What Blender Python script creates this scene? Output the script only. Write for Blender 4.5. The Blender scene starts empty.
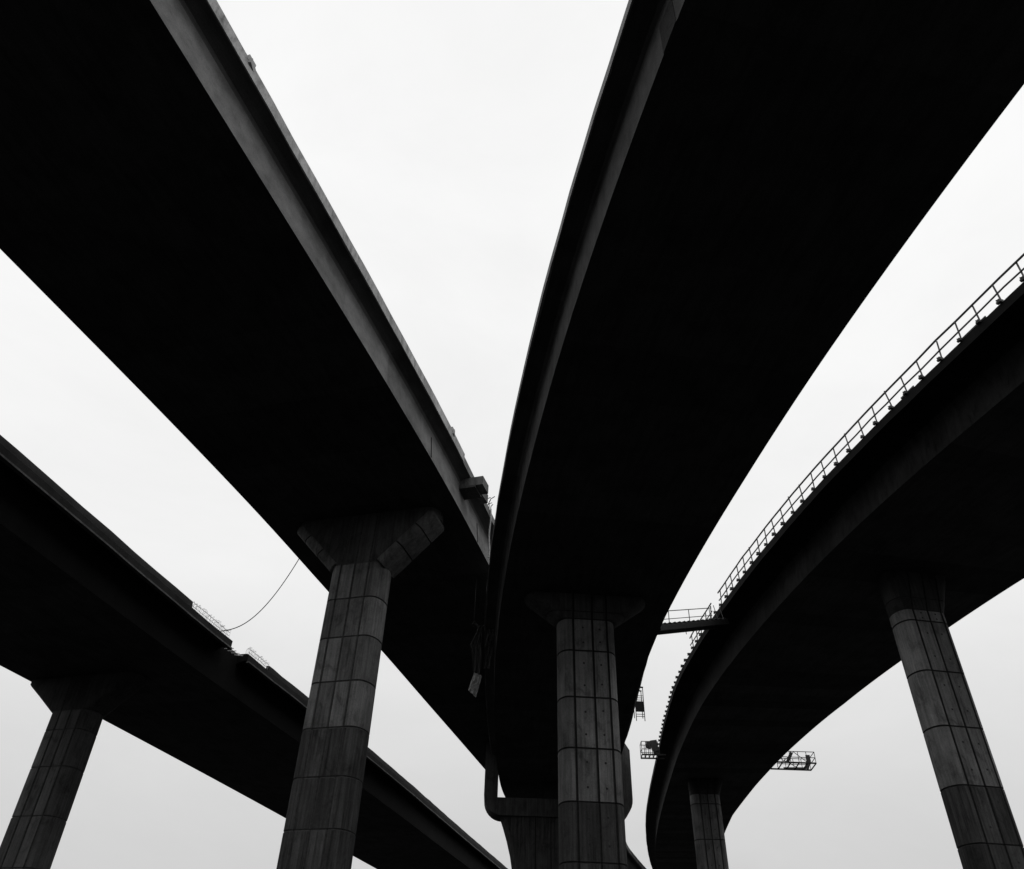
import bpy, bmesh, math, random
from mathutils import Vector, Matrix
from mathutils.geometry import tessellate_polygon

R = math.radians
random.seed(11)
scene = bpy.context.scene
C = bpy.context.collection
EYE = 1.6                      # height of the lens above the ground; deck heights below are measured from it

# ------------------------------------------------------------------ small helpers
def put(name, me, parent=None, mats=()):
    o = bpy.data.objects.new(name, me)
    for m in mats: me.materials.append(m)
    C.objects.link(o)
    if parent: o.parent = parent
    return o

def empty(name, loc, rz=0.0):
    o = bpy.data.objects.new(name, None)
    o.empty_display_size = .3
    o.location = loc; o.rotation_euler = (0, 0, rz)
    C.objects.link(o)
    return o

def tag(o, label=None, cat=None, group=None, kind=None):
    if label: o['label'] = label
    if cat: o['category'] = cat
    if group: o['group'] = group
    if kind: o['kind'] = kind
    return o

class MB:
    """collects boxes, bars and tubes into one mesh"""
    def __init__(s): s.v = []; s.f = []; s.m = []
    def add(s, vs, fs, mi=0):
        b = len(s.v); s.v += [tuple(v) for v in vs]
        s.f += [tuple(b + i for i in f) for f in fs]; s.m += [mi] * len(fs)
    def box(s, c, size, rz=0, mi=0, M=None):
        M = M or Matrix.Rotation(rz, 3, 'Z')
        vs = [Vector(c) + M @ Vector((x*size[0]/2, y*size[1]/2, z*size[2]/2)) for x in (-1,1) for y in (-1,1) for z in (-1,1)]
        s.add(vs, [(0,1,3,2),(4,6,7,5),(0,4,5,1),(2,3,7,6),(0,2,6,4),(1,5,7,3)], mi)
    def bar(s, a, b, w, h=None, mi=0):
        h = h or w; a = Vector(a); b = Vector(b); d = (b-a)
        z = d.normalized(); up = Vector((0,0,1)) if abs(z.z) < .95 else Vector((0,1,0))
        x = z.cross(up).normalized(); y = x.cross(z).normalized()
        vs = [p + x*(sx*w/2) + y*(sy*h/2) for p in (a, b) for sx, sy in ((-1,-1),(1,-1),(1,1),(-1,1))]
        s.add(vs, [(0,1,2,3),(7,6,5,4),(0,4,5,1),(1,5,6,2),(2,6,7,3),(3,7,4,0)], mi)
    def tube(s, pts, r, n=8, mi=0):
        pts = [Vector(p) for p in pts]; vs = []; fs = []
        for i, p in enumerate(pts):
            d = (pts[min(i+1, len(pts)-1)] - pts[max(i-1, 0)]).normalized()
            up = Vector((0,0,1)) if abs(d.z) < .95 else Vector((0,1,0))
            x = d.cross(up).normalized(); y = x.cross(d)
            rr = r[i] if isinstance(r, (list, tuple)) else r
            vs += [p + x*math.cos(2*math.pi*k/n)*rr + y*math.sin(2*math.pi*k/n)*rr for k in range(n)]
        for i in range(len(pts)-1):
            for k in range(n):
                a = i*n+k; b = i*n+(k+1) % n
                fs.append((a, b, b+n, a+n))
        fs.append(tuple(range(n))[::-1]); fs.append(tuple((len(pts)-1)*n + k for k in range(n)))
        s.add(vs, fs, mi)
    def mesh(s, name, origin=(0,0,0)):
        me = bpy.data.meshes.new(name)
        o = Vector(origin)
        me.from_pydata([tuple(Vector(v)-o) for v in s.v], [], s.f)
        for i, p in enumerate(me.polygons): p.material_index = s.m[i]
        bm = bmesh.new(); bm.from_mesh(me); bmesh.ops.recalc_face_normals(bm, faces=bm.faces[:]); bm.to_mesh(me); bm.free()
        return me
    def build(s, name, mats, parent=None, loc=None):
        """loc: world origin of the object (top-level) ; with a parent the mesh is written in the parent's frame"""
        if parent is not None:
            M = Matrix.Translation(parent.location) @ Matrix.Rotation(parent.rotation_euler.z, 4, 'Z')
            Mi = M.inverted(); s.v = [tuple(Mi @ Vector(v)) for v in s.v]
            return put(name, s.mesh(name), parent, mats)
        me = s.mesh(name, loc or (0,0,0)); o = put(name, me, None, mats)
        if loc: o.location = loc
        return o

# ------------------------------------------------------------------ materials (all procedural)
def new_mat(name):
    m = bpy.data.materials.new(name); m.use_nodes = True
    nt = m.node_tree; b = nt.nodes['Principled BSDF']
    return m, nt, b

def N(nt, t, **kw):
    n = nt.nodes.new(t)
    for k, v in kw.items(): setattr(n, k, v)
    return n

def math_node(nt, op, a, b=None, clamp=False):
    n = N(nt, 'ShaderNodeMath', operation=op); n.use_clamp = clamp
    for i, v in enumerate((a, b)):
        if v is None: continue
        if hasattr(v, 'links'): nt.links.new(v, n.inputs[i])
        else: n.inputs[i].default_value = v
    return n.outputs[0]

def ramp(nt, fac, stops):
    n = N(nt, 'ShaderNodeValToRGB')
    el = n.color_ramp.elements
    while len(el) < len(stops): el.new(.5)
    for e, (p, c) in zip(el, stops):
        e.position = p; e.color = (c, c, c, 1)
    nt.links.new(fac, n.inputs[0])
    return n.outputs[0]

def noise(nt, vec, scale, detail=5, rough=.6, dist=0):
    n = N(nt, 'ShaderNodeTexNoise')
    n.inputs['Scale'].default_value = scale; n.inputs['Detail'].default_value = detail
    n.inputs['Roughness'].default_value = rough; n.inputs['Distortion'].default_value = dist
    nt.links.new(vec, n.inputs['Vector'])
    return n.outputs[0]

def mapping(nt, vec, sc):
    n = N(nt, 'ShaderNodeMapping'); n.inputs['Scale'].default_value = sc
    nt.links.new(vec, n.inputs['Vector'])
    return n.outputs[0]

def concrete(name, base, streak=(5, 5, .22), use_uv=False, streak_amt=.5, tone=True, bump=.35):
    """board marked concrete: blotches, rain streaks, pinholes, a tone per formwork panel"""
    m, nt, b = new_mat(name)
    tc = N(nt, 'ShaderNodeTexCoord')
    vec = tc.outputs['UV'] if use_uv else tc.outputs['Object']
    big = ramp(nt, noise(nt, mapping(nt, vec, (.7, .7, .5)), 1.0, 6, .65), [(.25, .55), (.5, .95), (.78, 1.3)])
    st = ramp(nt, noise(nt, mapping(nt, vec, streak), 1.6, 5, .7), [(.28, 1-streak_amt), (.5, 1.0), (.75, 1+streak_amt*.7)])
    fine = ramp(nt, noise(nt, vec, 22, 4, .7), [(.3, .8), (.7, 1.15)])
    pit = N(nt, 'ShaderNodeTexVoronoi'); pit.inputs['Scale'].default_value = 5.5
    nt.links.new(vec, pit.inputs['Vector'])
    pits = ramp(nt, pit.outputs['Distance'], [(.03, .45), (.07, 1.0)])
    if not use_uv:
        blot = ramp(nt, noise(nt, mapping(nt, vec, (1.6, 1.6, .9)), 1.3, 7, .7, .6), [(.35, .62), (.48, 1.0), (.62, 1.08), (.75, 1.35)])
        brd = ramp(nt, noise(nt, mapping(nt, vec, (9, 9, .05)), 1.5, 2, .5), [(.36, .84), (.5, 1.0), (.66, 1.08)])
        big = math_node(nt, 'MULTIPLY', big, math_node(nt, 'MULTIPLY', blot, brd))
    v = math_node(nt, 'MULTIPLY', big, st)
    v = math_node(nt, 'MULTIPLY', v, fine)
    v = math_node(nt, 'MULTIPLY', v, pits)
    if tone:
        at = N(nt, 'ShaderNodeAttribute', attribute_name='tone')
        v = math_node(nt, 'MULTIPLY', v, at.outputs['Fac'])
    v = math_node(nt, 'MULTIPLY', v, base)
    comb = N(nt, 'ShaderNodeCombineColor')
    for i in range(3): nt.links.new(v, comb.inputs[i])
    nt.links.new(comb.outputs[0], b.inputs['Base Color'])
    b.inputs['Roughness'].default_value = .93
    b.inputs['Specular IOR Level'].default_value = .12
    bp = N(nt, 'ShaderNodeBump'); bp.inputs['Strength'].default_value = bump; bp.inputs['Distance'].default_value = .02
    h = math_node(nt, 'ADD', math_node(nt, 'MULTIPLY', st, .5), fine)
    nt.links.new(h, bp.inputs['Height']); nt.links.new(bp.outputs[0], b.inputs['Normal'])
    return m

def plain(name, base, rough=.8, metal=0, var=.35, scale=9):
    m, nt, b = new_mat(name)
    tc = N(nt, 'ShaderNodeTexCoord')
    v = ramp(nt, noise(nt, tc.outputs['Object'], scale, 4, .6), [(.3, base*(1-var)), (.7, base*(1+var))])
    nt.links.new(v, b.inputs['Base Color'])
    b.inputs['Roughness'].default_value = rough; b.inputs['Metallic'].default_value = metal
    b.inputs['Specular IOR Level'].default_value = .2
    return m

M_PIER   = concrete('pier_concrete', .205, streak_amt=.42)
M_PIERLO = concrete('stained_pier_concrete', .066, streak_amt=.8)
M_SEAM   = plain('faint_seam', .07, .95)
M_JOINT  = plain('joint_grout', .028, .95)
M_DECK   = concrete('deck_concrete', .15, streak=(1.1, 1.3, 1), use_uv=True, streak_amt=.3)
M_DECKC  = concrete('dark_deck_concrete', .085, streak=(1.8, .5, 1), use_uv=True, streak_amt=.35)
M_WEBD   = concrete('patchy_dark_deck_concrete', .011, streak=(2.2, .6, 1), use_uv=True, streak_amt=.95)  # very dark base with strong streak contrast
M_WEBA   = concrete('near_black_deck_concrete', .006, streak=(1.8, .5, 1), use_uv=True, streak_amt=.35)  # near-black tone set in the base colour, darker than real concrete
M_SOFFIT = concrete('shaded_soffit_concrete', .075, streak=(.3, 2.5, 1), use_uv=True, streak_amt=.3)  # darker than the deck concrete: underside shade put into the colour
M_STRIP  = concrete('notch_shade_concrete', .035, use_uv=True, tone=False)
M_LIP    = concrete('drip_lip_concrete', .13, streak=(1.5,.5,1), use_uv=True, streak_amt=.5, tone=False)  # paler than the beam: light caught by the lip put into colour
M_EDGE   = concrete('edge_beam_concrete', .36, streak=(2.5, .8, 1), use_uv=True, streak_amt=.6, tone=False)
M_EDGEC  = concrete('worn_edge_concrete', .30, streak=(1.5, .5, 1), use_uv=True, streak_amt=.4, tone=False)
M_PARA   = concrete('parapet_concrete', .026, streak=(1.5, .5, 1), use_uv=True, streak_amt=.3, tone=False)
M_BLOCK  = concrete('block_concrete', .12, tone=False)
M_STEEL  = plain('railing_steel', .06, .6)
M_STEELD = plain('dark_painted_steel', .02, .6)
M_REBAR  = plain('bright_reinforcing_bar', .5, .6)
M_CABLE  = plain('cable_rubber', .05, .7)
M_WOOD   = plain('formwork_plywood', .05, .8)
M_CLOTH  = plain('dark_tarpaulin', .06, .9)
M_SHEET  = plain('pale_plastic_sheet', .33, .5)
M_GROUND = plain('dark_earth', .014, 1.0, 0, .4, .35)

# ------------------------------------------------------------------ ground (one sheet to the horizon, just under the frame)
g = MB(); n = 24; S = 900
vs = []; fs = []
for i in range(n+1):
    for j in range(n+1):
        x = (i/n*2-1); y = (j/n*2-1)
        x = math.copysign(abs(x)**1.6, x)*S; y = math.copysign(abs(y)**1.6, y)*S
        vs.append((x, y, random.uniform(-.06, .06) if max(abs(x), abs(y)) < 200 else 0))
for i in range(n):
    for j in range(n):
        a = i*(n+1)+j; fs.append((a, a+n+1, a+n+2, a+1))
g.add(vs, fs)
tag(g.build('ground', [M_GROUND]), kind='structure')

# ------------------------------------------------------------------ alignments: the left soffit edge of every deck in plan
def catmull(P, step=1.0):
    P = [Vector(p) for p in P]
    Q = [P[0]*2-P[1]] + P + [P[-1]*2-P[-2]]
    dense = []
    for i in range(1, len(Q)-2):
        p0, p1, p2, p3 = Q[i-1:i+3]
        t1 = (p1-p0).length**.5; t2 = t1+(p2-p1).length**.5; t3 = t2+(p3-p2).length**.5
        for k in range(40):
            t = t1+(t2-t1)*k/40
            A1 = p0*((t1-t)/t1)+p1*(t/t1); A2 = p1*((t2-t)/(t2-t1))+p2*((t-t1)/(t2-t1)); A3 = p2*((t3-t)/(t3-t2))+p3*((t-t2)/(t3-t2))
            B1 = A1*((t2-t)/t2)+A2*(t/t2); B2 = A2*((t3-t)/(t3-t1))+A3*((t-t1)/(t3-t1))
            dense.append(B1*((t2-t)/(t2-t1))+B2*((t-t1)/(t2-t1)))
    dense.append(P[-1])
    out = [dense[0]]; acc = 0
    for a, b in zip(dense, dense[1:]):
        acc += (b-a).length
        if acc >= step: out.append(b); acc = 0
    return out

class Line:
    """a deck alignment; at(y) gives the station beside world y"""
    def __init__(s, pts, H, widths, step=1.0):
        s.P = catmull(pts, step); s.H = H + EYE; s.W = widths
        s.N = []
        for i in range(len(s.P)):
            t = (s.P[min(i+1, len(s.P)-1)]-s.P[max(i-1, 0)]).normalized()
            s.N.append(Vector((t.y, -t.x)))
    def w(s, y):
        W = s.W
        if y <= W[0][0]: return W[0][1]
        for (a, wa), (b, wb) in zip(W, W[1:]):
            if y <= b: return wa+(wb-wa)*(y-a)/(b-a)
        return W[-1][1]
    def idx(s, y):
        for i, p in enumerate(s.P):
            if p.y >= y: return i
        return len(s.P)-1
    def st(s, y):
        i = max(1, s.idx(y)); a, b = s.P[i-1], s.P[i]
        f = (y-a.y)/(b.y-a.y) if b.y != a.y else 0
        f = min(max(f, 0), 1)
        return a.lerp(b, f), s.N[i-1].lerp(s.N[i], f).normalized()
    def pt(s, y, off, z, right=False):
        p, nn = s.st(y)
        if right: off = off + s.w(y)
        q = p + nn*off
        return Vector((q.x, q.y, s.H+z))
    def head(s, y):
        p, nn = s.st(y)
        return math.atan2(nn.y, nn.x)          # rotation that turns local X onto the transverse direction

def loft(line, y0, y1, section, name, mats, parent, seg=3.0, tone=(.88, 1.1), jit=0.0):
    """sweep a section (function of box width -> list of (offset, z)) along the alignment"""
    ys = [y0] + [p.y for p in line.P if y0+.05 < p.y < y1-.05] + [y1]
    vs = []; n = None; arc = [0]; last = None
    for y in ys:
        p, nn = line.st(y)
        if last is not None: arc.append(arc[-1]+(p-last).length)
        last = p
        sec = section(line.w(y)); n = len(sec)
        js = random.gauss(0, jit); jz = random.gauss(0, jit*.7)
        for s_, z_ in sec:
            q = p+nn*(s_+js); vs.append((q.x, q.y, line.H+z_+jz))
    sec = section(line.w(ys[0])); per = [0]
    for a, b in zip(sec, sec[1:]+sec[:1]): per.append(per[-1]+math.dist(a, b))
    fs = []; uv = []; tn = []
    tones = {}
    for i in range(len(ys)-1):
        for k in range(n):
            kk = (k+1) % n
            fs.append((i*n+k, i*n+kk, (i+1)*n+kk, (i+1)*n+k))
            uv.append(((arc[i], per[k]), (arc[i], per[k+1]), (arc[i+1], per[k+1]), (arc[i+1], per[k])))
            key = int(arc[i]//seg); tones.setdefault(key, random.uniform(*tone)); tn.append(tones[key])
    fs.append(tuple(range(n))[::-1]); fs.append(tuple((len(ys)-1)*n+k for k in range(n)))
    for base in (0, 1): uv.append(tuple((0, per[k]) for k in range(n))); tn.append(1.0)
    o0 = Vector(parent.location) if parent else Vector((0,0,0))
    me = bpy.data.meshes.new(name)
    me.from_pydata([tuple(Vector(v)-o0) for v in vs], [], fs)
    if len(mats) > 1:
        for p in me.polygons: 
            q = p.index % n
            p.material_index = 1 if (p.index < (len(ys)-1)*n and (q == 0 or (n > 12 and mats[0] in (M_DECK, M_DECKC) and (5 <= q <= 8 or q in (n-5, n-6, n-7, n-8))))) else 0  # soffit and wing underside faces take the shade-darkened colour
    ul = me.uv_layers.new(name='UVMap'); at = me.attributes.new('tone', 'FLOAT', 'FACE')
    for p in me.polygons:
        at.data[p.index].value = tn[p.index]
        for li, c in zip(p.loop_indices, uv[p.index]): ul.data[li].uv = c
    bm = bmesh.new(); bm.from_mesh(me); bmesh.ops.recalc_face_normals(bm, faces=bm.faces[:]); bm.to_mesh(me); bm.free()
    for p in me.polygons: p.use_smooth = True
    me.set_sharp_from_angle(angle=R(32))
    return put(name, me, parent, mats)

LA = Line([(-47.9,-40),(-34.6,0),(-23.95,36.4),(-20.2,50.3),(-16.65,64.3),(-13.3,78.2),(-10.9,88),(-6.6,105),(1,132)], 14.0, [(16,10.15),(24,9.8),(32,9.4),(38,9.17),(44,9.12),(52,9.2)])
LB = Line([(-33,-40),(-19.4,0),(-14.7,14.4),(-12.1,22.6),(-10.45,28.2),(-8.75,34.6),(-6.98,41.2),(-4.75,50),(-2.97,57),(-.95,65)], 17.6, [(0,8.4)])
LC = Line([(16.8,-40),(9.7,-18),(4.35,0),(2.87,6.1),(1.55,13.2),(.62,20.2),(-.03,27.3),(-.38,34.4),(-.47,41.4),(-.40,48.5),(-.14,56),(.17,60),(.78,64),(2.2,71),(4.2,80),(7.0,90),(12,105),(20,125)], 15.1, [(0,6.95),(20,7.1),(31,7.12),(36,7.25),(40,7.43),(45,7.68),(50,7.86),(56,7.85),(62,7.6),(71,7.0),(80,6.5),(90,6.0)])
LD = Line([(39,-40),(22.9,0),(19.9,8),(16.72,18.5),(14.42,28.3),(13.10,38.1),(12.55,47.9),(12.88,57.6),(13.7,67.4),(14.7,77.2),(15.9,86.9),(18.1,100),(21.4,115),(26,130)], 17.8, [(18,9.9),(28,9.7),(38,9.2),(48,8.6),(58,7.65),(67,6.95),(77,6.45),(90,6.6)])

def haunch(o, d, k=1.0):
    return [(-.07*k,.45),(-.15*k,.90),(-.19*k,1.14),(-.17*k,d-.28),(-.10*k,d-.15),(.08,d-.07),(.8*o,d-.01)]
def girder_section(o, left=True, right=True, d=1.6, k=.6):
    def f(W):
        oo = o if o < 1 or W > 8.4 else .85+(o-.85)*max(0, (W-7.2)/1.2)
        s = [(0,0),(W,0)]
        s += [(W+x,z) for x, z in haunch(oo, d, k)]+[(W+oo,d),(W+oo,d+.36)] if right else [(W+.01,.5),(W+.04,d+.36)]
        if left: s += [(-oo,d+.36),(-oo,d)]+[(-x,z) for x, z in haunch(oo, d, k)][::-1]
        else: s += [(-.04,d+.36),(-.01,.5)]
        return s
    return f
def edge_right(o, z0=1.57, z1=2.04, t=.3, lip=.05):
    return lambda W: [(W+o-t, z0+.05), (W+o-.02, z0), (W+o+lip, z0), (W+o+lip, z1-.03), (W+o+lip-.03, z1), (W+o-t, z1)]
def edge_left(o, z0=1.57, z1=2.04, t=.3, lip=.05):
    return lambda W: [(-oo_(o,W)-x, z) for x, z in [(-t, z0+.05), (-.02, z0), (lip, z0), (lip, z1-.03), (lip-.03, z1), (-t, z1)]]
def oo_(o, W): return o if o < 1 or W > 8.4 else .85+(o-.85)*max(0, (W-7.2)/1.2)
def deck_root(line, y, label):
    p = line.pt(y, line.w(y)/2, 0)
    e = empty('bridge_deck', p)
    return tag(e, label, 'bridge deck', 'elevated motorway decks')

# deck A --------------------------------------------------------------
dA = deck_root(LA, 40, 'lowest bridge deck at far left, parapet broken by a gap with bare bars')
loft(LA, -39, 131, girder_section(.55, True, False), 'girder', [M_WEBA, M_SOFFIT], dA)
def wingA(W): return [(W-.02,1.3),(W+.06,1.44),(W+.2,1.53),(W+.55,1.6),(W+.55,1.97),(W-.02,1.97)]
Y1, Y2 = 39.6, 41.35                                    # the notch in the slab edge
loft(LA, -39, Y1, wingA, 'cantilever_slab', [M_WEBA], dA)
loft(LA, Y2, 131, wingA, 'cantilever_slab', [M_WEBA], dA)
loft(LA, -39, Y1+.25, edge_right(.55, 1.57, 1.98), 'edge_beam', [M_PARA], dA, jit=.007)
loft(LA, Y2+.1, 131, edge_right(.55, 1.57, 1.98), 'edge_beam', [M_PARA], dA, jit=.007)
loft(LA, -39, 131, edge_left(.55), 'edge_beam', [M_EDGEC], dA, jit=.007)
for ya, yb in ((-39, Y1+.25), (Y2+.1, 131)):
    loft(LA, ya, yb, lambda W: [(W+.5,1.53),(W+.70,1.53),(W+.70,1.60),(W+.5,1.60)], 'drip_lip', [M_LIP], dA, jit=.01)
def paraA(W): return [(W+.28,1.96),(W+.56,1.96),(W+.52,2.25),(W+.49,2.29),(W+.34,2.29)]
PA1, PA2 = 36.3, 43.6
loft(LA, -39, PA1, paraA, 'parapet', [M_PARA], dA, jit=.012)
loft(LA, PA2, 131, paraA, 'parapet', [M_PARA], dA, jit=.012)
loop = MB()
loop.bar((-.1,0,0),(-.1,0,.40),.008); loop.bar((.1,0,0),(.1,0,.45),.008); loop.bar((-.1,0,.40),(.1,0,.45),.011)
loop_me = loop.mesh('reinforcing_bar'); loop_me.materials.append(M_REBAR)
for (ya, yb) in ((36.45, 39.7), (41.5, 43.5)):
    y = ya
    while y < yb:
        o = bpy.data.objects.new('reinforcing_bar', loop_me); C.objects.link(o); o.parent = dA
        o.location = LA.pt(y, .42, 1.95, True)-dA.location
        o.rotation_euler = (random.uniform(-.16,.16), random.uniform(-.14,.14), LA.head(y)+random.uniform(-.2,.2))
        o.scale = (1, 1, random.uniform(.8, 1.15))
        y += random.uniform(.1, .16)
for ya, yb in ((36.35, 39.6), (41.5, 43.55)):
    for zz in (2.12, 2.3):
        t = MB(); t.tube([LA.pt(ya+(yb-ya)*k/8, .5, zz+random.uniform(-.02,.02), True) for k in range(9)], .011, 5)
        t.build('longitudinal_bar', [M_REBAR], dA)
t = MB()
for k in range(5):
    y = Y1+.2+k*.3
    t.bar(LA.pt(y, -.1, 1.7+.03*k, True), LA.pt(y+.12, .42+.1*random.random(), 1.75, True), .03)
t.build('slab_bars', [M_REBAR], dA)

# deck B --------------------------------------------------------------
dB = deck_root(LB, 20, 'bridge deck at upper left with lit grey side web and pale edge beam above it')
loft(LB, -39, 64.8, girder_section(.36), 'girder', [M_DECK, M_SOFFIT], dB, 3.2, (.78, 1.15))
loft(LB, -39, 28.35, edge_right(.36, 1.60, 2.06, .3, .04), 'edge_beam', [M_EDGE], dB, jit=.007)
loft(LB, 28.4, 64.8, edge_right(.33, 1.62, 1.95, .3, .0), 'edge_beam', [M_DECKC], dB, jit=.007)
loft(LB, -39, 64.8, edge_left(.5), 'edge_beam', [M_EDGEC], dB, jit=.007)
for y in (26.0, 31.85):                                    # open joints across the web
    j = MB()
    a = LB.pt(y, -.005, .05, True); b = LB.pt(y+.02, -.10, 1.02, True)
    j.bar(a, b, .06, .035); j.build('web_joint', [M_JOINT], dB)
for y, h in ((12.5, .22), (26.95, .2)):
    cl = MB(); a = LB.pt(y, .33, 2.06, True); cl.box(a, (.16,.3,h), LB.head(y)); cl.box(a+Vector((.06,.05,-.1)), (.12,.34,.2), LB.head(y)+.3)
    cl.build('mortar_lump', [M_EDGE], dB)

# deck C --------------------------------------------------------------
dC = deck_root(LC, 20, 'central curved bridge deck sweeping overhead with thin pale left edge')
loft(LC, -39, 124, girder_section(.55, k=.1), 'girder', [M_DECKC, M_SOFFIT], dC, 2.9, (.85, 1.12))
loft(LC, -39, 124, edge_left(.55, 1.6, 1.95, .3, .04), 'edge_beam', [M_EDGEC], dC, jit=.007)
loft(LC, -39, 124, edge_right(.55), 'edge_beam', [M_EDGEC], dC, jit=.007)
def strip(W): return [(-.014,.01),(-.007,.45),(.001,.90),(.005,1.08),(.3,1.08),(.3,.01)]  # dark strip imitates the shade of a joint notch by colour
o = loft(LC, 6.5, 7.1, strip, 'notch_shade_strip', [M_STRIP], dC); o['label'] = 'dark narrow strip standing in for a shaded joint notch across the side web'

# deck D --------------------------------------------------------------
dD = deck_root(LD, 30, 'rightmost curved bridge deck edged by the steel guard railing')
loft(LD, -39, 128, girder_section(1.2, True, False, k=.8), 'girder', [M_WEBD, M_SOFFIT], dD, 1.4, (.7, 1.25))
loft(LD, -39, 128, lambda W: [(W-.02,1.32),(W+.12,1.46),(W+.5,1.6),(W+.5,1.97),(W-.02,1.97)], 'cantilever_slab', [M_WEBA], dD)
loft(LD, -39, 128, edge_left(1.2, 1.6, 2.0, .3, .03), 'edge_beam', [M_WEBA], dD, jit=.007)
loft(LD, -39, 128, edge_right(.5), 'edge_beam', [M_EDGEC], dD, jit=.007)

# ------------------------------------------------------------------ piers
def prof(w, t, r, ws, notch=.045, depth=.05, seams=(-.36,.14,.62)):
    """oval-ended section, half sizes w x t, with V grooves at fixed places on both long faces"""
    def f(x):
        a = w-r
        q = max(0, min(1, (abs(x)-a)/r))
        return t*math.sqrt(max(0, 1-q*q))
    row = [(-w, 0)]
    kn = [-w]+[q*ws for q in seams]+[w]
    for i, (a, b) in enumerate(zip(kn, kn[1:])):
        a2 = a+(notch if i else 0); b2 = b-(notch if i < len(kn)-2 else 0)
        K = 8 if i in (0, len(kn)-2) else 3
        for k in range(K+1):
            g = k/K
            if i == 0: g = 1-math.cos(g*math.pi/2)
            elif i == len(kn)-2: g = math.sin(g*math.pi/2)
            x = a2+(b2-a2)*g
            if abs(x) > w-1e-6: continue
            row.append((x, 1 if (k == K and i < len(kn)-2) else 0))
        if i < len(kn)-2: row.append((b, 2))
    row.append((w, 0))
    pts = []; fl = []
    for x, q in row[:-1]:
        pts.append((x, -(f(x)-(depth if q == 2 else 0)))); fl.append(1 if q in (1, 2) else 0)
    for i in range(len(row)-1, 0, -1):
        x, q = row[i]; pts.append((x, f(x)-(depth if q == 2 else 0))); nq = row[i-1][1]
        fl.append(1 if (q == 2 or nq == 2) else 0)
    return pts, fl

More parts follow.
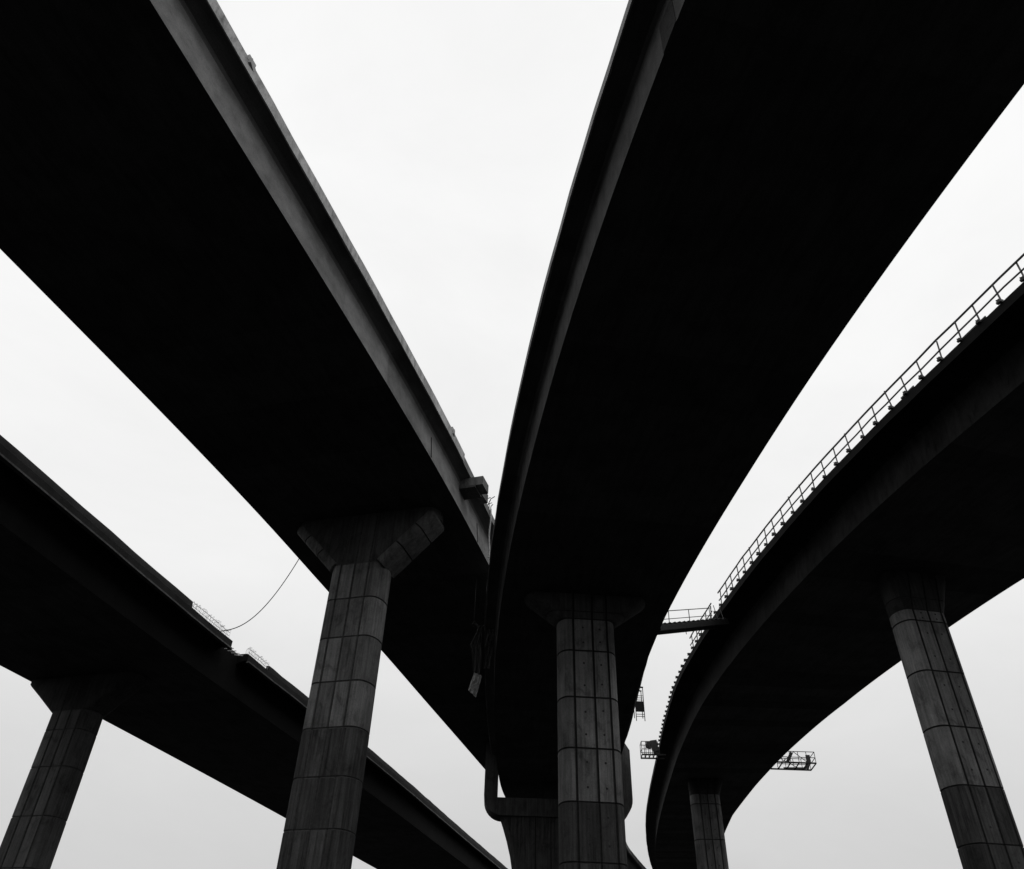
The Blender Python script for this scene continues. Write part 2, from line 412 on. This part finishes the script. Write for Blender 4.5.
def make_pier(cx, cy, heading, top, cap_z, capw, joints, dark_below, label, w=1.15, t=.66, r=.42, ctone=.5, tie=True, jm=None, ring=False, arms=False, lowt=1.0, seams=(-.36,.14,.62),
              capskew=0.0, step_w=None, tone_hi=1.0, group='concrete piers under the elevated decks', name='bridge_pier'):
    root = empty(name, (cx, cy, 0), heading); tag(root, label, 'bridge pier', group)
    def build(rings, nm, capmesh=False):
        # rings: list of (z, w, t, inset, flag_above)
        vs = []; fs = []; mi = []; tn = []
        n = None
        colt = {}
        for (z, ww, tt, ins, fa, shift) in rings:
            pts, fl = prof(ww-ins, tt-ins, r, w, seams=seams); n = len(pts)
            vs += [(x+shift, y, z) for x, y in pts]
        panel = []; c = 0
        for k in range(n):
            if fl[k]: panel.append(-1)
            else:
                if k and fl[k-1]: c += 1
                panel.append(c)
        row = 0
        for i in range(len(rings)-1):
            if rings[i][4] == 1 and (i == 0 or rings[i-1][4] != 1): row += 1
            for k in range(n):
                kk = (k+1) % n
                fs.append((i*n+k, i*n+kk, (i+1)*n+kk, (i+1)*n+k))
                z = (rings[i][0]+rings[i+1][0])/2
                j = rings[i][4] == 1 or fl[k]
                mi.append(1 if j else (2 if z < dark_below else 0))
                key = (row, panel[k]); colt.setdefault(key, random.uniform(.72, 1.18)*tone_hi*(ctone if nm == 'capital' else 1))  # capitals get a lower tone: shade under the deck put into colour
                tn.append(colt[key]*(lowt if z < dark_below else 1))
        fs.append(tuple(range(n))[::-1]); fs.append(tuple((len(rings)-1)*n+k for k in range(n))); mi += [0,0]; tn += [1,1]
        me = bpy.data.meshes.new(nm); me.from_pydata(vs, [], fs)
        at = me.attributes.new('tone', 'FLOAT', 'FACE')
        for p in me.polygons: p.material_index = mi[p.index]; at.data[p.index].value = tn[p.index]
        bm = bmesh.new(); bm.from_mesh(me); bmesh.ops.recalc_face_normals(bm, faces=bm.faces[:])
        bm.to_mesh(me); bm.free()
        for p in me.polygons: p.use_smooth = True
        me.set_sharp_from_angle(angle=R(28))
        return put(nm, me, root, [M_PIER, jm or M_JOINT, M_PIERLO])
    js = sorted(joints); rings = [(-.6, w, t, 0, 0, 0)]
    for j in js:
        rings += [(j-.035, w, t, 0, 1, 0), (j, w, t, .035, 1, 0), (j+.035, w, t, 0, 0, 0)]
    rings += [(cap_z-.002, w, t, 0, 0, 0)]
    sh = build(rings, 'shaft')
    # tie holes: two rows per lift on the two middle panels
    lifts = [js[0]-2]+js+[cap_z]
    if tie:
        th = MB(); ring = [(.042*math.cos(q*math.pi/4), 0, .042*math.sin(q*math.pi/4)) for q in range(8)]
        th.add(ring, [tuple(range(8))]); th_me = th.mesh('tie_hole'); th_me.materials.append(M_JOINT)
        for a, b in zip(lifts, lifts[1:]):
            if b < 6: continue
            for fz in (.27, .73):
                for sx in ((seams[0]+seams[1])/2, (seams[1]+seams[2])/2):
                    x = sx*w; z = a+(b-a)*(fz+random.uniform(-.03,.03))
                    q = max(0, (abs(x)-(w-r))/r)
                    o = bpy.data.objects.new('tie_hole', th_me); C.objects.link(o); o.parent = sh
                    o.location = (x, -t*math.sqrt(1-q*q)-.006, z)
    # capital: groove, curved throat, straight flare, upright lip
    (cl, cr) = capw
    H = top-cap_z; rg = [(cap_z, w, t, .03, 1, 0), (cap_z+.05, w, t, 0, 0, 0)]
    def at(f):
        # half extent to the left/right at fraction f of the height
        e = f**1.02
        L_ = w+(cl-w)*e; R_ = w+(cr-w)*e
        return (L_+R_)/2, (R_-L_)/2
    for f in (.06,.12,.2,.285,.3,.315,.42,.52,.62,.72,.80,.86):
        ww, s_ = at(f/.86); rg.append((cap_z+H*f, ww, t, .02 if (f == .3 and ring) else 0, 1 if (f in (.285,.3) and ring) else 0, s_))
    ww, s_ = at(1.0); rg.append((top-.03, ww+.01, t, 0, 0, s_)); 
    build(rg, 'capital')
    if arms:                                   # rounded rim beams that carry the wings, with two joints each
        for sg, ext in ((-1, cl), (1, cr)):
            a = Vector((sg*(w+.0), 0, cap_z-.12)); b = Vector((sg*(ext+.02), 0, top-.42))
            dr = (b-a).normalized(); nr = Vector((-dr.z*sg, 0, dr.x*sg)); nr = nr if nr.z > 0 else -nr
            th = .50; r_ = .22; dp = t+.035
            sec = []
            for cx_, cy_, a0 in ((th-r_, dp-r_, 0), (r_, dp-r_, 90), (r_, -dp+r_, 180), (th-r_, -dp+r_, 270)):
                for q in range(6):
                    an = R(a0+18*q); sec.append((cx_+r_*math.cos(an), cy_+r_*math.sin(an)))
            L_ = (b-a).length; stn = [(-.05, 0, 0)]
            for f in (.34, .70): stn += [(L_*f-.03, 0, 1), (L_*f, .03, 1), (L_*f+.03, 0, 0)]
            stn += [(L_-.12, 0, 0), (L_-.02, .07, 0)]
            vs = []; fs = []; mi = []; n = len(sec); tn = []
            for (l, ins, fl_) in stn:
                for (x, y) in sec:
                    xx = x+(ins if x < th/2 else -ins); yy = y-(ins if y > 0 else -ins)
                    p = a+dr*l+nr*xx; vs.append((p.x, yy, p.z))
            tt_ = .8
            for i in range(len(stn)-1):
                if stn[i][2] == 0: tt_ = random.uniform(.5, .72)
                for k in range(n): fs.append((i*n+k, i*n+(k+1) % n, (i+1)*n+(k+1) % n, (i+1)*n+k)); mi.append(1 if stn[i][2] else 0); tn.append(tt_)
            fs.append(tuple(range(n))[::-1]); fs.append(tuple((len(stn)-1)*n+k for k in range(n))); mi += [0,0]; tn += [.7,.7]
            me = bpy.data.meshes.new('capital_arm'); me.from_pydata(vs, [], fs)
            at_ = me.attributes.new('tone', 'FLOAT', 'FACE')
            for p in me.polygons: p.material_index = mi[p.index]; at_.data[p.index].value = tn[p.index]
            bm = bmesh.new(); bm.from_mesh(me); bmesh.ops.recalc_face_normals(bm, faces=bm.faces[:]); bm.to_mesh(me); bm.free()
            for p in me.polygons: p.use_smooth = True
            me.set_sharp_from_angle(angle=R(30))
            put('capital_arm', me, root, [M_PIER, M_JOINT])
    # footing at the ground
    ft = MB(); ft.box((0,0,.12), (w*2+1.4, t*2+1.4, .35)); put('footing', ft.mesh('footing'), root, [M_PIERLO])
    return root

e = EYE
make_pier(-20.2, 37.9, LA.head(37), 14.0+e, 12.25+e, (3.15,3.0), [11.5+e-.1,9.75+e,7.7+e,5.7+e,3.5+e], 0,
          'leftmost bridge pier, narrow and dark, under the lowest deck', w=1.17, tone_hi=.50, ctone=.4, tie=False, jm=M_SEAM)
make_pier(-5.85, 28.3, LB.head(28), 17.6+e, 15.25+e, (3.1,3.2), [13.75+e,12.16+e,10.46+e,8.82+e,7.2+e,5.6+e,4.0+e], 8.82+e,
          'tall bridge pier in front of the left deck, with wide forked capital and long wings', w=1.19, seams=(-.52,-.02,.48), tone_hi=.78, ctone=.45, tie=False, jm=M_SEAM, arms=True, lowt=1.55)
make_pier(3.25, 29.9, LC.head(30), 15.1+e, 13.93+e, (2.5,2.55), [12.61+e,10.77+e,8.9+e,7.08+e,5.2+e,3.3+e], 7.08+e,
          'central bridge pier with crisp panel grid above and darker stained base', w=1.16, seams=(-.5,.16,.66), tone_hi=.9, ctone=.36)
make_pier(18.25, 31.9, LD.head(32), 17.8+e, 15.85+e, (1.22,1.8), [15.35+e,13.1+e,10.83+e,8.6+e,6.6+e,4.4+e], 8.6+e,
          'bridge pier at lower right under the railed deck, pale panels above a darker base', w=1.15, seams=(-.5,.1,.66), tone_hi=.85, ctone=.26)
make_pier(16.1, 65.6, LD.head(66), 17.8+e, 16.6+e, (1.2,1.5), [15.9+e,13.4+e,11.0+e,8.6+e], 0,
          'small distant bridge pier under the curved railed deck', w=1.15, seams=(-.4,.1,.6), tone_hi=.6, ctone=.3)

# portal pier: U shaped crosshead that lets the central deck through
pf = empty('portal_pier', (4.0, 57.9, 0), 0); tag(pf, 'far portal pier whose rounded U shaped crosshead carries the meeting decks', 'bridge pier')
def usect():
    L_, R_, zb = -5.08, 5.05, 12.8+e
    pts = []
    r = 1.25
    pts += [(L_, 17.55+e)]
    pts += [(L_+r+r*math.cos(a), zb+r+r*math.sin(a)) for a in [math.pi+math.pi/2*k/8 for k in range(9)]]
    pts += [(R_-r+r*math.cos(a), zb+r+r*math.sin(a)) for a in [1.5*math.pi+math.pi/2*k/8 for k in range(9)]]
    pts += [(R_, 17.3+e), (R_-.35, 17.85+e), (R_-.95, 17.85+e), (R_-.95, 13.92+e), (L_+.93, 13.92+e), (L_+.93, 17.55+e)]
    return pts
u = usect(); vs = [(x, y, z) for y in (-.95, .95) for x, z in u]; n = len(u)
bm = bmesh.new(); bv = [bm.verts.new(v) for v in vs]
for tri in tessellate_polygon([[Vector((x, z, 0)) for x, z in u]]):
    bm.faces.new([bv[i] for i in tri]); bm.faces.new([bv[n+i] for i in tri][::-1])
for k in range(n): bm.faces.new((bv[k], bv[(k+1) % n], bv[n+(k+1) % n], bv[n+k]))
bmesh.ops.recalc_face_normals(bm, faces=bm.faces[:])
me = bpy.data.meshes.new('crosshead'); bm.to_mesh(me); bm.free()
at = me.attributes.new('tone', 'FLOAT', 'FACE')
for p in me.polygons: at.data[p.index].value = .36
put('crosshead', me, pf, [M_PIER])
for x in (-.5, 2.6):
    b = MB(); b.box((x, 0, 14.48+e), (.9,.9,1.2)); put('bearing', b.mesh('bearing'), pf, [M_JOINT])
rows = [(12.79+e, 3.95), (12.2+e, 3.72), (11.4+e, 3.45), (10.5+e, 3.2), (9.4+e, 3.0), (8+e, 2.85), (5+e, 2.7), (-.5, 2.6)]
vs = []; fs = []; pr = None
for z, hw in rows:
    pts, fl = prof(hw, .8, .4, 2.6, seams=(-.6,-.2,.2,.6)); n = len(pts); vs += [(x, y, z) for x, y in pts]
for i in range(len(rows)-1):
    for k in range(n): fs.append((i*n+k, i*n+(k+1) % n, (i+1)*n+(k+1) % n, (i+1)*n+k))
me = bpy.data.meshes.new('shaft'); me.from_pydata(vs, [], fs)
at = me.attributes.new('tone', 'FLOAT', 'FACE')
for p in me.polygons: at.data[p.index].value = .8; p.material_index = 1 if fl[p.index % n] else 0
bm = bmesh.new(); bm.from_mesh(me); bmesh.ops.recalc_face_normals(bm, faces=bm.faces[:]); bm.to_mesh(me); bm.free()
put('shaft', me, pf, [M_PIERLO, M_JOINT])

# ------------------------------------------------------------------ guard railing on deck D
gr = empty('guard_railing', LD.pt(25, -1.15, 2.02)); tag(gr, 'steel guard railing with two rails and evenly spaced posts along the rightmost deck', 'railing')
ZB = 2.0
def rail(ya, yb, z, r, nm):
    t = MB(); k = int((yb-ya)/1.0)+2
    t.tube([LD.pt(ya+(yb-ya)*i/(k-1), -1.17+random.gauss(0,.01), ZB+z+random.gauss(0,.008)) for i in range(k)], r, 6); t.build(nm, [M_STEEL], gr)
for ya, yb in ((9.2, 39.6), (40.9, 45.6)):
    rail(ya, yb, .90, .040, 'top_rail'); rail(ya, yb, .43, .032, 'mid_rail')
po = MB(); po.tube([(0,0,-.05),(0,0,.9)], .030, 6); po_me = po.mesh('post'); po_me.materials.append(M_STEEL)
br = MB(); br.box((-.04,0,.02), (.22,.13,.15)); br.box((-.12,0,-.03), (.10,.2,.10)); br.tube([(-.05,-.02,.02),(-.17,.05,.10)], .03, 6)
br_me = br.mesh('bracket'); br_me.materials.append(M_STEELD)
def d_between(a, b): return (LD.pt(a, -1.17, 0)-LD.pt(b, -1.17, 0)).length
y = 9.3; ys = []
while y < 65.5:
    ys.append(y); q = y+.6; gap = random.uniform(.87, .99)
    while d_between(y, q) < gap: q += .01
    y = q
for y in ys:
    rz = LD.head(y)
    b = bpy.data.objects.new('bracket', br_me); C.objects.link(b); b.location = LD.pt(y, -oo_(1.2, LD.w(y)), ZB+.02)-gr.location
    b.rotation_euler = (0, 0, rz+random.uniform(-.15,.15)); s = random.uniform(.62, .85); b.scale = (s, s, s)
    if y < 39.7 or 40.8 < y < 45.7:
        p = bpy.data.objects.new('post', po_me); C.objects.link(p); p.location = LD.pt(y, -1.17, ZB)-gr.location
        p.rotation_euler = (random.gauss(0,.04), random.gauss(0,.04), 0)
        p.parent = gr
        b.parent = gr
    else: b.parent = gr
# toe board between posts
for ya, yb in ((14.4,15.2),(18.0,19.1),(21.5,22.2)):
    tb = MB(); tb.bar(LD.pt(ya, -1.18, ZB+.06), LD.pt(yb, -1.18, ZB+.06), .03, .07)
    tb.build('toe_board', [M_STEELD], gr)

# ------------------------------------------------------------------ gangway between decks C and D
A_ = Vector((7.15, 35.6, 16.62+e)); B_ = Vector((11.75, 39.6, 19.0+e))
gw = empty('gangway', A_); tag(gw, 'short inclined steel gangway bridging the gap between the central and rightmost decks', 'gangway')
d = (B_-A_); dn = d.normalized(); sd = Vector((-dn.y, dn.x, 0)).normalized()      # sd: away from the camera side
t = MB()
for s_ in (-.45, .45): t.bar(A_+sd*s_+Vector((0,0,-.12)), B_+sd*s_+Vector((0,0,-.12)), .09, .26)
t.build('girder', [M_STEELD], gw)
t = MB()
k = 15
for i in range(k):
    c = A_.lerp(B_, (i+.5)/k); t.bar(c-sd*.5+Vector((0,0,.035)), c+sd*.5+Vector((0,0,.035)), d.length/k*.86, .045)
t.build('plank_floor', [M_WOOD], gw)
for s_ in (.48,):
    for z, r in ((1.0, .024), (.55, .02)):
        t = MB(); t.tube([A_+sd*s_+Vector((0,0,z)), B_+sd*s_+Vector((0,0,z))], r, 6); t.build('handrail', [M_STEEL], gw)
    for f in (.02, .34, .64, .97):
        p = A_.lerp(B_, f)+sd*s_
        t = MB(); t.tube([p, p+Vector((random.uniform(-.03,.03), 0, 1.0))], .022, 6); t.build('post', [M_STEEL], gw)
    t = MB()
    for i in range(12):
        if i in (3, 7): continue
        p = A_.lerp(B_, (i+.2)/12)+sd*s_; q = A_.lerp(B_, (i+.8)/12)+sd*s_
        t.bar(p+Vector((0,0,.12)), q+Vector((0,0,.12)), .03, .10)
    t.build('toe_board', [M_WOOD], gw)
for f, l in ((.84,.9),(.93,.8)):
    p = A_.lerp(B_, f)-sd*.48; t = MB(); t.tube([p, p+Vector((-.12, .1, l))], .02, 5); t.build('loose_bar', [M_STEEL], gw)
t = MB(); t.tube([A_.lerp(B_, .38)-sd*.3+Vector((0,0,-.2)), A_.lerp(B_, .38)-sd*.3+Vector((.02,0,-.55))], .02, 5); t.build('bolt', [M_STEELD], gw)

# ------------------------------------------------------------------ ladder cage hung from deck C
lc = empty('ladder_cage', (7.66, 43.9, 14.9+e)); tag(lc, 'narrow ladder cage with one dark solid panel, hung beside the central deck edge', 'ladder')
x0, x1, yy = 7.43, 7.90, 43.63
for x in (x0, x1):
    t = MB(); t.tube([(x, yy, 14.85+e), (x, yy, 16.75+e)], .022, 6); t.build('side_rail', [M_STEEL], lc)
    t = MB(); t.tube([(x, yy+.6, 15.2+e), (x, yy+.6, 16.75+e)], .022, 6); t.build('side_rail', [M_STEEL], lc)
for z in (15.1, 15.22, 16.02, 16.14, 16.26, 16.72):
    t = MB(); t.tube([(x0-.02, yy, z+e), (x1+.02, yy, z+e)], .017, 6); t.build('rung', [M_STEEL], lc)
t = MB(); t.box(((x0+x1)/2, yy+.05, 15.67+e), (.46,.05,.58)); t.build('solid_panel', [M_STEELD], lc)
t = MB(); t.bar((7.3, 43.5, 16.75+e), (x1+.03, 43.63, 16.75+e), .06); t.bar((7.3, 44.1, 16.75+e), (x1+.03, 44.2, 16.75+e), .06); t.build('hanger', [M_STEELD], lc)

# ------------------------------------------------------------------ work platforms on deck D
def scaffold(o, u, w, L_, W_, rails, name, label, diag, panels, tilt=0):
    """platform that starts at o and reaches L_ along u; w is the cross direction"""
    root = empty(name, o); tag(root, label, 'platform', None)
    Z = Vector((0,0,1)); P = lambda a, b, c: Vector(o)+u*a+w*b+Z*(c+tilt*a)
    t = MB()
    for b in (0, W_): t.bar(P(-.55,b,0), P(L_,b,0), .07, .10)
    for a in [L_*k/4 for k in range(5)]: t.bar(P(a,0,0), P(a,W_,0), .06, .06)
    t.build('frame', [M_STEELD], root)
    for z in rails:
        t = MB(); t.tube([P(0,0,z), P(L_,0,z)], .026, 6); t.tube([P(0,W_,z), P(L_,W_,z)], .026, 6); t.tube([P(L_,0,z), P(L_,W_,z)], .026, 6)
        t.build('rail', [M_STEEL], root)
    for a in [L_*k/4 for k in range(5)]:
        for b in (0, W_):
            t = MB(); t.tube([P(a,b,-.05), P(a,b,rails[-1])], .024, 6); t.build('post', [M_STEEL], root)
    for (a0,c0,a1,c1,b) in diag:
        t = MB(); t.tube([P(a0,b,c0), P(a1,b,c1)], .024, 6); t.build('brace', [M_STEEL], root)
    for (a,b,c,sa,sc,rot) in panels:
        t = MB(); ax = u; M = Matrix((u, w, Z)).transposed() @ Matrix.Rotation(rot, 3, 'Y')
        t.box(P(a,b,c), (sa,.06,sc), M=M); t.build('board', [M_WOOD], root)
    return root
uu = Vector((1, -.10, 0)).normalized(); ww = Vector((.10, 1, 0)).normalized()
scaffold((20.35, 58.6, 17.33+e), uu, ww, 2.35, 1.7, (.38, .78), 'scaffold_platform', 'long scaffold platform with cross braces projecting from the right side of the railed deck',
         [(0,0,.9,.75,0),(.9,.75,1.8,0,0),(.3,.75,1.5,.1,1.7)], [(.55,0,.36,.22,.8,.55),(1.85,0,.26,.3,.6,0),(2.2,1.7,.42,.3,.75,.4),(1.2,1.7,.1,1.6,.12,0)], -.03)
uu = Vector((-1, .05, 0)).normalized(); ww = Vector((.05, 1, 0)).normalized()
scaffold((11.62, 59.75, 17.9+e), uu, ww, 1.2, .9, (.40, .95), 'scaffold_platform', 'small cluttered scaffold platform hung on the left edge of the railed deck',
         [(0,0,.9,.9,0)], [(.25,0,.65,.5,.8,.15),(.65,.2,.75,.4,.5,-.2),(.35,.85,1.0,.45,.5,.3),(.1,.1,.2,.5,.4,0)])

# ------------------------------------------------------------------ blocks on the edge of deck B
kb = empty('formwork_box', LB.pt(29.7, .6, .7, True)); tag(kb, 'blocky formwork box jutting from the edge of the left deck near its pale beam end', 'formwork')
hd = LB.head(29.8)
t = MB(); t.box(LB.pt(29.65, .27, 1.34, True), (1.35, .75, .42), hd-.05); t.build('casing', [M_BLOCK], kb)
t = MB(); t.box(LB.pt(29.65, .15, 1.07, True), (.95, .85, .10), hd-.05); t.build('base_board', [M_WOOD], kb)
t = MB(); t.box(LB.pt(30.85, .33, 1.78, True), (.4, .8, .42), hd-.1)
o = t.build('concrete_block', [M_BLOCK]); tag(o, 'smaller dark block on the left deck edge just beyond the formwork box', 'block')

# bent bars and the pale rope beyond the blocks
root = empty('bent_bars', LB.pt(31.8, .4, 2.0, True)); tag(root, 'tuft of bent reinforcing bars on the left deck edge above the pale rope', 'bars')
for k in range(6):
    a = LB.pt(31.6+.18*k, .32, 1.95, True); t = MB()
    b = a+Vector((random.uniform(-.1,.35), random.uniform(-.1,.1), random.uniform(.3,.6)))
    t.tube([a, a.lerp(b, .6)+Vector((-.05,0,.08)), b], .02, 5); t.build('bar', [M_STEELD], root)
a = LB.pt(32.2, .42, 1.95, True); t = MB()
t.tube([a+Vector((.02*math.sin(k), 0, -.28*k)) for k in range(10)], .035, 6)
tag(t.build('rope', [M_SHEET]), 'thin pale rope hanging down the side of the left deck near the bent bars', 'rope')

# ------------------------------------------------------------------ cable slung between decks A and B
a = Vector(LB.pt(34.2, .1, .05)); a = Vector((-10.48, 34.44, 19.25-1.3+e+.1))
a = LB.pt(32.9, -.45, 1.7)
b = LA.pt(38.9, .50, 2.05, True)
t = MB(); pts = []
for k in range(33):
    f = k/32; p = a.lerp(b, f); p.z = a.z+(b.z-a.z)*(1-(1-f)**2.6)-.3*math.sin(math.pi*f)
    pts.append(p)
t.tube(pts, .022, 6)
tag(t.build('slack_cable', [M_CABLE]), 'thin slack cable sagging from the left deck down to the broken parapet', 'cable')

# ------------------------------------------------------------------ hanging bundle between decks B and C
hb = empty('hanging_tarpaulin', (-1.35, 32.97, 15.9+e)); tag(hb, 'crumpled dark tarpaulin with pale torn lower end, hanging beside the central deck edge', 'tarpaulin')
def cloth(pts_l, pts_r, y, nm, mt, n=14, amp=.09):
    vs = []; fs = []; m_ = 7
    def samp(P, f):
        x = f*(len(P)-1); i = min(int(x), len(P)-2); return Vector(P[i]).lerp(Vector(P[i+1]), x-i)
    for i in range(n+1):
        l = samp(pts_l, i/n); r = samp(pts_r, i/n)
        for j in range(m_+1):
            p = l.lerp(r, j/m_); vs.append((p.x+.3, y+amp*math.sin(j*1.9+i*.5)+random.uniform(-.02,.02), p.y+e))
    for i in range(n):
        for j in range(m_): q = i*(m_+1)+j; fs.append((q, q+1, q+m_+2, q+m_+1))
    t = MB(); t.add(vs, fs); return t.build(nm, mt, hb)
cloth([(-1.55,15.25),(-1.62,14.9),(-1.85,14.3),(-1.75,13.9),(-1.62,13.0)], [(-1.3,15.25),(-1.35,14.9),(-1.35,14.3),(-1.3,13.8),(-1.35,13.0)], 32.95, 'tarpaulin_fold', [M_CLOTH])
cloth([(-1.12,15.1),(-1.15,14.6),(-1.2,14.0),(-1.2,13.3)], [(-.78,15.1),(-.85,14.6),(-.85,14.0),(-.95,13.3)], 33.05, 'tarpaulin_fold', [M_CLOTH])
cloth([(-1.58,13.05),(-1.72,12.6),(-1.80,12.25)], [(-1.25,12.9),(-1.33,12.5),(-1.45,11.95)], 32.9, 'torn_sheet', [M_SHEET], 8, .04)
t = MB(); t.tube([(-1.45,33,17.6+e),(-1.43,33,15.2+e)], .02, 5); t.tube([(-.95,33.05,17.6+e),(-.95,33.05,15.05+e)], .02, 5); t.build('rope', [M_CABLE], hb)
t = MB(); t.tube([(-1.5,32.95,15.3+e),(-1.42,33,15.42+e),(-1.2,33,15.2+e),(-.95,33,15.25+e)], .05, 6); t.build('knot', [M_CLOTH], hb)

# ------------------------------------------------------------------ sky and light
w = bpy.data.worlds.new('World'); scene.world = w; w.use_nodes = True
nt = w.node_tree; bg = nt.nodes['Background']
SUN_EL, SUN_AZ = R(48), R(128)          # azimuth clockwise from +Y: behind and to the right of the camera
sky = N(nt, 'ShaderNodeTexSky', sky_type='NISHITA'); sky.sun_disc = False
sky.sun_elevation = SUN_EL; sky.sun_rotation = SUN_AZ; sky.air_density = 1; sky.dust_density = 4
bw = N(nt, 'ShaderNodeRGBToBW'); nt.links.new(sky.outputs[0], bw.inputs[0])
tc = N(nt, 'ShaderNodeTexCoord'); sp = N(nt, 'ShaderNodeSeparateXYZ'); nt.links.new(tc.outputs['Generated'], sp.inputs[0])
# closed white cloud layer: a little darker towards the horizon
grad = ramp(nt, sp.outputs['Z'], [(0.0, .54), (.17, .62), (.30, .73), (.45, .86), (.72, .925), (1.0, .94)])
cl = ramp(nt, noise(nt, mapping(nt, tc.outputs['Generated'], (1,1,2.2)), 2.6, 6, .6, .4), [(.3, .955), (.7, 1.03)])
side = math_node(nt, 'ADD', math_node(nt, 'MULTIPLY', math_node(nt, 'ABSOLUTE', sp.outputs['X']), .09), .97)
cloud = math_node(nt, 'MULTIPLY', math_node(nt, 'MULTIPLY', math_node(nt, 'MULTIPLY', grad, side), cl), 10.0)
skyv = math_node(nt, 'MINIMUM', math_node(nt, 'MULTIPLY', bw.outputs[0], .10), .6)
tot = math_node(nt, 'ADD', cloud, skyv)
cc = N(nt, 'ShaderNodeCombineColor')
for i in range(3): nt.links.new(tot, cc.inputs[i])
nt.links.new(cc.outputs[0], bg.inputs['Color']); bg.inputs['Strength'].default_value = .1

sl = bpy.data.lights.new('sun', 'SUN'); sl.energy = .5; sl.angle = R(25); sl.color = (1, 1, 1)
so = bpy.data.objects.new('sun', sl); C.objects.link(so)
dirv = Vector((math.sin(SUN_AZ)*math.cos(SUN_EL), math.cos(SUN_AZ)*math.cos(SUN_EL), math.sin(SUN_EL)))
so.rotation_euler = dirv.to_track_quat('Z', 'Y').to_euler(); so.location = dirv*60

# ------------------------------------------------------------------ camera
th, ro = R(38.6), R(1.93)
c_, s_ = math.cos(ro), math.sin(ro)
rt = Vector((c_, -s_*math.sin(th), s_*math.cos(th))); up = Vector((-s_, -c_*math.sin(th), c_*math.cos(th))); fw = Vector((0, math.cos(th), math.sin(th)))
cam = bpy.data.cameras.new('camera'); cam.sensor_width = 36; cam.lens = 783/1024*36; cam.clip_end = 3000; cam.clip_start = .05
co = bpy.data.objects.new('camera', cam); C.objects.link(co)
co.matrix_world = Matrix(((rt.x, up.x, -fw.x, 0), (rt.y, up.y, -fw.y, 0), (rt.z, up.z, -fw.z, EYE), (0,0,0,1)))
scene.camera = co
scene.view_settings.view_transform = 'Standard'; scene.view_settings.look = 'None'; scene.view_settings.exposure = 0
